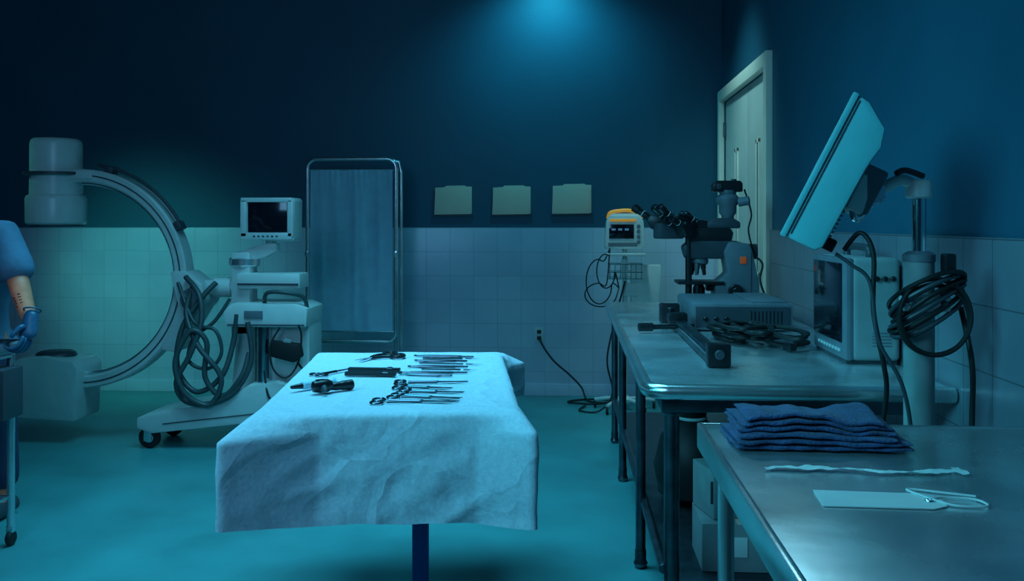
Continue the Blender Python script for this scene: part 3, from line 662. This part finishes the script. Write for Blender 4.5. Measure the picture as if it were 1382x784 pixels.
# storage under counter
q=G('supply_carton',(.62,3.45,.21))
q.add('body',box((.62,3.45,.296),(.30,.26,.17),.004),'carton'); q.add('label',box((.58,3.318,.30),(.10,.003,.07),.0005),'paper'); q.add('tape',box((.62,3.45,.3815),(.05,.262,.003),.0005),'manila')
q=G('supply_carton',(.58,3.47,.384))
q.add('body',box((.57,3.47,.470),(.16,.2,.17),.004,(0,0,.25)),'carton'); q.add('label',box((.545,3.366,.48),(.08,.003,.08),.0005,(0,0,.25)),'dgrey')
q=G('waste_bag',(.55,4.2,.21))
q.add('bag',lathe((.55,4.2,.212),[(0,.10),(.03,.15),(.15,.17),(.28,.14),(.36,.06),(.40,.07),(.41,0)],26),'rubber'); q.add('tie',torus((.55,4.2,.575),.06,.008),'paper')

# ------------------------------------------------------------ vital signs monitor on rolling stand
v=G('vital_signs_monitor_stand',(.43,7.2,0)); VX,VY=.43,7.2
v.add('pole',cyl((VX,VY,.09),(VX,VY,1.25),.018),'white2')
v.add('base_hub',lathe((VX,VY,.06),[(0,.05),(.03,.06),(.05,.03),(.051,0)]),'white2')
for i in range(5):
    a=2*math.pi*i/5+.3; ex,ey=VX+.24*math.cos(a),VY+.24*math.sin(a)
    v.add('base_leg_%d'%i,tube([(VX,VY,.085),(VX+.12*math.cos(a),VY+.12*math.sin(a),.085),(ex,ey,.065)],.015),'white2')
    v.add('caster_%d'%i,cyl((ex-.01,ey,.03),(ex+.01,ey,.03),.03,bev=.008),'rubber')
v.add('monitor_case',prism([(VX-.15,1.245),(VX+.13,1.245),(VX+.15,1.27),(VX+.14,1.46),(VX+.11,1.505),(VX-.12,1.505),(VX-.145,1.46),(VX-.16,1.27)],VY-.08,VY+.06,.016),'white2')
v.add('handle',tube([(VX-.13,VY,1.48),(VX-.11,VY-.01,1.525),(VX-.03,VY-.015,1.54),(VX+.04,VY-.015,1.54),(VX+.11,VY-.01,1.52),(VX+.125,VY,1.48)],.014),'orange')
v.add('handle_infill',box((VX,VY,1.505),(.22,.05,.03),.008),'white2')
v.add('screen',box((VX-.03,VY-.083,1.38),(.19,.008,.11),.003),'screen')
v.add('readout',join(*[box((VX-.09+.05*i,VY-.088,1.395),(.03,.003,.015),.0005) for i in range(3)]),'disp')
v.add('alarm_strip',box((VX-.02,VY-.083,1.465),(.2,.008,.02),.003),'orange')
v.add('side_keys',join(*[cyl((VX+.10,VY-.088,1.30+.04*i),(VX+.10,VY-.08,1.30+.04*i),.014) for i in range(4)]),'grey')
v.add('port_strip',box((VX-.02,VY-.083,1.28),(.22,.008,.03),.003),'grey')
v.add('shelf',box((VX-.0,VY-.02,1.205),(.30,.24,.02),.006),'white2')
wires=[]
for i in range(7): wires.append(tube([(VX-.12+.04*i,VY-.12,1.14),(VX-.12+.04*i,VY-.12,1.02),(VX-.12+.04*i,VY+.08,1.02)],.004,6,False))
for z in (1.02,1.07,1.13): wires.append(tube([(VX-.13,VY-.12,z),(VX+.13,VY-.12,z),(VX+.13,VY+.09,z),(VX-.13,VY+.09,z)],.004,6,False,1,True))
v.add('wire_basket',join(*wires),'chrome')
v.add('basket_bracket',box((VX,VY,1.10),(.05,.05,.14),.006),'white2')
v.add('pole_bracket',box((VX+.04,VY,.93),(.12,.06,.10),.01),'white2')
v.add('accessory_bin',prism([(VX+.05,.78),(VX+.26,.78),(VX+.28,1.12),(VX+.05,1.12)],VY-.02,VY+.12,.01),'white2')
for j,(rx,rz,cc) in enumerate(((.10,.17,(.23,1.0)),(.07,.13,(.28,1.08)),(.12,.09,(.24,.90)))):
    v.add('cable_%d'%j,tube([(VX-.12,VY-.1,1.25)]+[(cc[0]+rx*math.cos(a),VY-.13-.01*j,cc[1]+rz*math.sin(a)) for a in [1.2+.5*i for i in range(11)]]+[(VX-.05,VY-.1,.95)],.005,8),'rubber')
v.add('long_cable',tube([(VX,VY-.05,1.0),(VX-.08,VY-.08,.7),(VX-.14,VY-.1,.4),(VX-.10,VY-.1,.15),(VX-.2,VY-.15,.02),(VX-.35,VY-.1,.012),(VX-.30,VY+.1,.012)],.007),'rubber')

# ------------------------------------------------------------ instrument cart (left)
k=G('instrument_cart',(-2.77,3.93,0)); kx0,kx1,ky0,ky1=-3.05,-2.50,3.84,4.01
for i,(lx,ly) in enumerate(((kx0,ky0),(kx1,ky0),(kx0,ky1),(kx1,ky1))):
    k.add('post_%d'%i,cyl((lx,ly,.08),(lx,ly,.86),.017),'steel')
    k.add('caster_%d'%i,cyl((lx-.012,ly,.035),(lx+.012,ly,.035),.035,bev=.008),'rubber')
    k.add('caster_stem_%d'%i,box((lx,ly,.075),(.03,.03,.03),.004),'steel')
k.add('top',box(((kx0+kx1)/2,(ky0+ky1)/2,.855),(kx1-kx0+.03,ky1-ky0+.03,.016),.004),'steel')
k.add('drawer_box',box(((kx0+kx1)/2,(ky0+ky1)/2,.71),(kx1-kx0-.01,ky1-ky0-.01,.20),.005),'dsteel')
k.add('side_bin',box((kx1+.035,(ky0+ky1)/2,.70),(.06,.15,.22),.008),'dgrey')
k.add('drawer_fronts',join(box(((kx0+kx1)/2,ky0-.0,.76),(kx1-kx0-.06,.012,.085),.003),box(((kx0+kx1)/2,ky0,.66),(kx1-kx0-.06,.012,.085),.003)),'dgrey')
k.add('lower_shelf',box(((kx0+kx1)/2,(ky0+ky1)/2,.22),(kx1-kx0,ky1-ky0,.014),.003),'steel')
tr=G('instrument_tray',(-2.70,3.93,.863))
X0,X1,Y0,Y1=-2.90,-2.480,3.81,4.04
tr.add('floor_plate',box(((X0+X1)/2,(Y0+Y1)/2,.866),(X1-X0-.02,Y1-Y0-.02,.004),.001),'chrome')
tr.add('walls',join(box((X0,(Y0+Y1)/2,.892),(.004,Y1-Y0,.05),.001),box((X1,(Y0+Y1)/2,.892),(.004,Y1-Y0,.05),.001),box(((X0+X1)/2,Y0,.892),(X1-X0,.004,.05),.001),box(((X0+X1)/2,Y1,.892),(X1-X0,.004,.05),.001)),'chrome')
tr.add('rim',tube([(X0,Y0,.918),(X1,Y0,.918),(X1,Y1,.918),(X0,Y1,.918)],.005,8,False,1,True),'chrome')

# ------------------------------------------------------------ person
def skin(name,verts,edges,rad,mt,parent,sub=2,root=0):
    me=bpy.data.meshes.new(name); me.from_pydata([Vector(v_)-parent.o for v_ in verts],edges,[]); ob=bpy.data.objects.new(name,me)
    sc.collection.objects.link(ob); ob.parent=parent.e
    md=ob.modifiers.new('skin','SKIN'); md.use_smooth_shade=True
    for i,r_ in enumerate(rad):
        sv=me.skin_vertices[0].data[i]; sv.radius=(r_,r_) if not isinstance(r_,tuple) else r_; sv.use_root=(i==root)
    sb=ob.modifiers.new('sub','SUBSURF'); sb.levels=sub; sb.render_levels=sub
    me.materials.append(M[mt]); return ob
hx,hy=-2.935,4.38
n=G('nurse_in_scrubs',(hx,hy,0))
EL=(hx+.295,hy-.07,1.13); WR=(-2.447,4.065,1.005)
V=[(hx,hy,.98),(hx,hy,1.12),(hx,hy-.01,1.30),(hx,hy,1.42),(hx,hy,1.50),(hx,hy-.02,1.57),
   (hx+.11,hy,.90),(hx+.14,hy-.0,.50),(hx+.15,hy+.03,.10),(hx+.155,hy-.10,.045),
   (hx-.11,hy,.90),(hx-.13,hy-.0,.50),(hx-.13,hy+.03,.10),(hx-.135,hy-.10,.045),
   (hx+.175,hy,1.40),EL,WR,
   (hx-.175,hy,1.40),(hx-.26,hy+.0,1.12),(hx-.20,hy-.24,1.00)]
E=[(0,1),(1,2),(2,3),(3,4),(4,5),(0,6),(6,7),(7,8),(8,9),(0,10),(10,11),(11,12),(12,13),(3,14),(14,15),(15,16),(3,17),(17,18),(18,19)]
Rr=[(.15,.10),(.135,.095),(.15,.10),(.10,.075),.055,.055,.085,.055,.042,.035,.085,.055,.042,.035,.055,.050,.034,.055,.045,.030]
skin('body',V,E,Rr,'skin',n)
V2=[(hx,hy,.86),(hx,hy,1.0),(hx,hy,1.15),(hx,hy-.01,1.30),(hx,hy,1.41),(hx,hy,1.455),(hx+.17,hy,1.40),(hx+.235,hy-.03,1.27),(hx+.287,hy-.060,1.155),(hx-.17,hy,1.40),(hx-.215,hy,1.28),(hx-.25,hy,1.17)]
E2=[(0,1),(1,2),(2,3),(3,4),(4,5),(4,6),(6,7),(7,8),(4,9),(9,10),(10,11)]
skin('scrub_top',V2,E2,[(.185,.135),(.18,.13),(.165,.12),(.175,.12),(.11,.09),(.075,.07),.075,.085,.100,.075,.078,.085],'scrub',n,root=1)
V3=[(hx,hy,1.0),(hx,hy,.93),(hx+.10,hy,.85),(hx+.15,hy-.0,.50),(hx+.16,hy+.02,.13),(hx-.10,hy,.85),(hx-.13,hy-.0,.50),(hx-.13,hy+.03,.13)]
skin('scrub_trousers',V3,[(0,1),(1,2),(2,3),(3,4),(1,5),(5,6),(6,7)],[(.16,.12),(.165,.125),.105,.08,.075,.105,.08,.075],'pants',n)
for sx,nm in ((.155,'shoe_l'),(-.133,'shoe_r')):
    n.add(nm,xf(lathe((0,0,0),[(-.10,.02),(-.09,.04),(-.02,.045),(.08,.05),(.15,.045),(.175,.02),(.176,0)],24,(0,-1,0)),Matrix.Translation((hx+sx,hy-.0,.05))),'dgrey')
e0=Vector(EL); e1=Vector(WR)
ax=(e1-e0).normalized(); side=Vector((0.1,-1,0.1)); side=(side-ax*side.dot(ax)).normalized(); up=ax.cross(side)
parts=[]
for i in range(4):
    for kk in (-1,1):
        pp=e0+ax*(.13+.028*i)+ (side*math.cos(.35*kk)+up*math.sin(.35*kk))*(.0385-.0016*i)
        parts.append(box(pp,(.013,.006,.010),.001,(0,0,0)))
n.add('forearm_tattoo',join(*parts),'tattoo')
def hand(nm,wr,palm_dir,fing_dir,across,tips=None,curl=1):
    wr=Vector(wr);pd=Vector(palm_dir).normalized();ac=Vector(across).normalized(); 
    dn=pd.cross(ac).normalized()
    if dn.dot(Vector(fing_dir))<0: dn=-dn
    V=[wr-pd*.06,wr,wr+pd*.045,wr+pd*.085]; E=[(0,1),(1,2),(2,3)]; Rd=[.037,.034,(.042,.025),(.042,.021)]
    skin(nm+'_palm',V,E,Rd,'glove',n)
    for i,(off,ln,rr) in enumerate(((-.033,.072,.0098),(-.011,.080,.0100),(.011,.075,.0098),(.032,.060,.0088))):
        b0=wr+pd*.075+ac*off*.85; a1=.5*curl; a2=1.15*curl; a3=1.7*curl
        def dirn(a): return pd*math.cos(a)+dn*math.sin(a)
        p1=b0+pd*.02; p2=p1+dirn(a1)*ln*.45; p3=p2+dirn(a2)*ln*.32; p4=p3+dirn(a3)*ln*.26
        skin(nm+'_finger_%d'%(i+1),[b0,p1,p2,p3,p4],[(0,1),(1,2),(2,3),(3,4)],[rr*1.1,rr*1.1,rr,rr*.92,rr*.75],'glove',n)
    b0=wr+pd*.03-ac*.025; p1=b0-ac*.022+pd*.012+dn*.010; p2=p1-ac*.010+pd*.03+dn*.015; p3=p2+pd*.022+dn*.012
    skin(nm+'_thumb',[b0,p1,p2,p3],[(0,1),(1,2),(2,3)],[.016,.0135,.0115,.009],'glove',n)
hand('hand_l',(-2.437,4.055,1.000),(.05,-.40,-.87),(-1,0,-.1),(.1,.85,-.4),curl=.95)
hand('hand_r',(hx-.20,hy-.24,1.00),(.2,-.8,-.5),(.3,.1,-1),(-.9,-.2,0),curl=.7)
n.add('glove_cuff',torus(Vector((-2.442,4.08,1.05)),.036,.004,axis=(.05,-.40,-.87)),'glove')
hc=Vector((hx,hy-.03,1.66))
bm=bmesh.new(); bmesh.ops.create_uvsphere(bm,u_segments=40,v_segments=28,radius=1)
for v_ in bm.verts:
    x,y,z=v_.co
    w=.077*(1-.22*max(0,-z)**1.3); dpt=.098*(1-.08*max(0,-z))
    y2=y*dpt; 
    if y<0:
        y2+=-.022*math.exp(-((x/.13)**2+((z+.12)/.20)**2))
        y2+=.010*math.exp(-(((abs(x)-.38)/.16)**2+((z-.08)/.12)**2))
        y2+=-.006*math.exp(-((x/.32)**2+((z+.45)/.07)**2))+.004*math.exp(-((x/.3)**2+((z+.40)/.03)**2))
        y2+=-.010*math.exp(-((x/.3)**2+((z+.82)/.18)**2))
    v_.co=(x*w,y2,z*.118)
xf(bm,Matrix.Translation(hc)); n.add('head',bm,'skin',180)
for sx in (-1,1):
    n.add('ear_%s'%('l' if sx>0 else 'r'),xf(lathe((0,0,0),[(0,.006),(.003,.02),(.010,.022),(.014,.012),(.0145,0)],20,(sx,0,0)),Matrix.Translation(hc+Vector((sx*.070,.01,-.005)))@Matrix.Diagonal((1,.75,1.4,1))),'skin')
    n.add('eye_%s'%('l' if sx>0 else 'r'),lathe(hc+Vector((sx*.030,-.078,.008)),[(-.011,.002),(-.008,.008),(0,.0115),(.008,.008),(.011,.002)],18,(0,-1,0)),'white2')
    n.add('iris_%s'%('l' if sx>0 else 'r'),cyl(hc+Vector((sx*.030,-.088,.008)),hc+Vector((sx*.030,-.0905,.008)),.005),'black')
    n.add('brow_%s'%('l' if sx>0 else 'r'),tube([hc+Vector((sx*.015,-.093,.030)),hc+Vector((sx*.03,-.092,.035)),hc+Vector((sx*.048,-.080,.030))],.0035,6),'hair')
bm=bmesh.new(); bmesh.ops.create_uvsphere(bm,u_segments=32,v_segments=20,radius=1)
bmesh.ops.delete(bm,geom=[v_ for v_ in bm.verts if (v_.co.y<-.25 and v_.co.z<.42) or v_.co.z<-.55],context='VERTS')
for v_ in bm.verts: v_.co=(v_.co.x*.085,v_.co.y*.108+.004,v_.co.z*.127)
xf(bm,Matrix.Translation(hc)); hob=n.add('hair',bm,'hair',180); sm=hob.modifiers.new('s','SOLIDIFY'); sm.thickness=.008
# ------------------------------------------------------------ ceiling lamps; the one over the counter is added for the steel highlight
for lx,ly in ((-.17,7.2),(.2,6.4),(.55,5.2)):
    cl=G('ceiling_spotlight',(lx,ly,CH))
    cl.add('housing',lathe((lx,ly,CH-.10),[(0,.05),(.0,.08),(.06,.07),(.09,.05),(.10,.05),(.101,0)],28),'dgrey')

# ------------------------------------------------------------ lights
def area(name,loc,tgt,size,power,col,spread=180,sy=None):
    l=bpy.data.lights.new(name,'AREA'); l.energy=power; l.color=col; l.size=size; l.spread=math.radians(spread)
    if sy: l.shape='RECTANGLE'; l.size_y=sy
    o_=bpy.data.objects.new(name,l); o_.location=loc; o_.rotation_euler=(Vector(tgt)-Vector(loc)).to_track_quat('-Z','Y').to_euler(); sc.collection.objects.link(o_); return o_
def spot(name,loc,tgt,power,col,ang,blend=.8,r=.1):
    l=bpy.data.lights.new(name,'SPOT'); l.energy=power; l.color=col; l.spot_size=math.radians(ang); l.spot_blend=blend; l.shadow_soft_size=r
    o_=bpy.data.objects.new(name,l); o_.location=loc; o_.rotation_euler=(Vector(tgt)-Vector(loc)).to_track_quat('-Z','Y').to_euler(); sc.collection.objects.link(o_); return o_
area('overhead_light',(-1.1,4.2,3.6),(-1.0,4.2,0),1.8,60,(.11,.62,.90),100,sy=2.2)
spot('wall_pool_light',(-4.5,5.2,2.7),(-3.45,7.7,.72),185,(.12,.95,.90),46,1,.3)
spot('wall_washer',(-.17,7.2,3.55),(-.17,7.75,2.5),62,(.04,.66,.90),130,1,.05)
spot('door_downlight',(.2,6.4,3.55),(1.2,6.75,1.5),120,(.30,.78,.85),75,1,.12)
spot('added_table_highlight',(.55,5.2,3.55),(.50,1.45,.94),70,(.30,.80,1.0),17,1,.10)  # added lamp that puts a highlight on the steel prep table
area('blue_fill',(-1.8,.6,3.0),(-.8,7.0,.5),1.6,40,(.22,.60,1.0))
area('side_fill',(-2.2,1.2,2.6),(1.0,3.2,1.1),1.6,14,(.05,.70,.9),70)
spot('warm_arm_fill',(-3.9,3.0,2.2),(-2.56,4.22,1.06),8,(1,.42,.25),11,.8,.05)  # added unseen warm fill to bring red into the forearm
w=bpy.data.worlds.new('w'); sc.world=w; w.use_nodes=True
w.node_tree.nodes['Background'].inputs[0].default_value=(.01,.09,.19,1); w.node_tree.nodes['Background'].inputs[1].default_value=.13

cam=bpy.data.cameras.new('cam'); co=bpy.data.objects.new('camera',cam); sc.collection.objects.link(co)
co.location=(0,0,1.45); co.rotation_euler=(math.radians(90),0,math.atan(77/1250)); cam.sensor_width=36; cam.lens=36*1250/1382; cam.shift_y=-.0666; cam.clip_start=.05
sc.camera=co
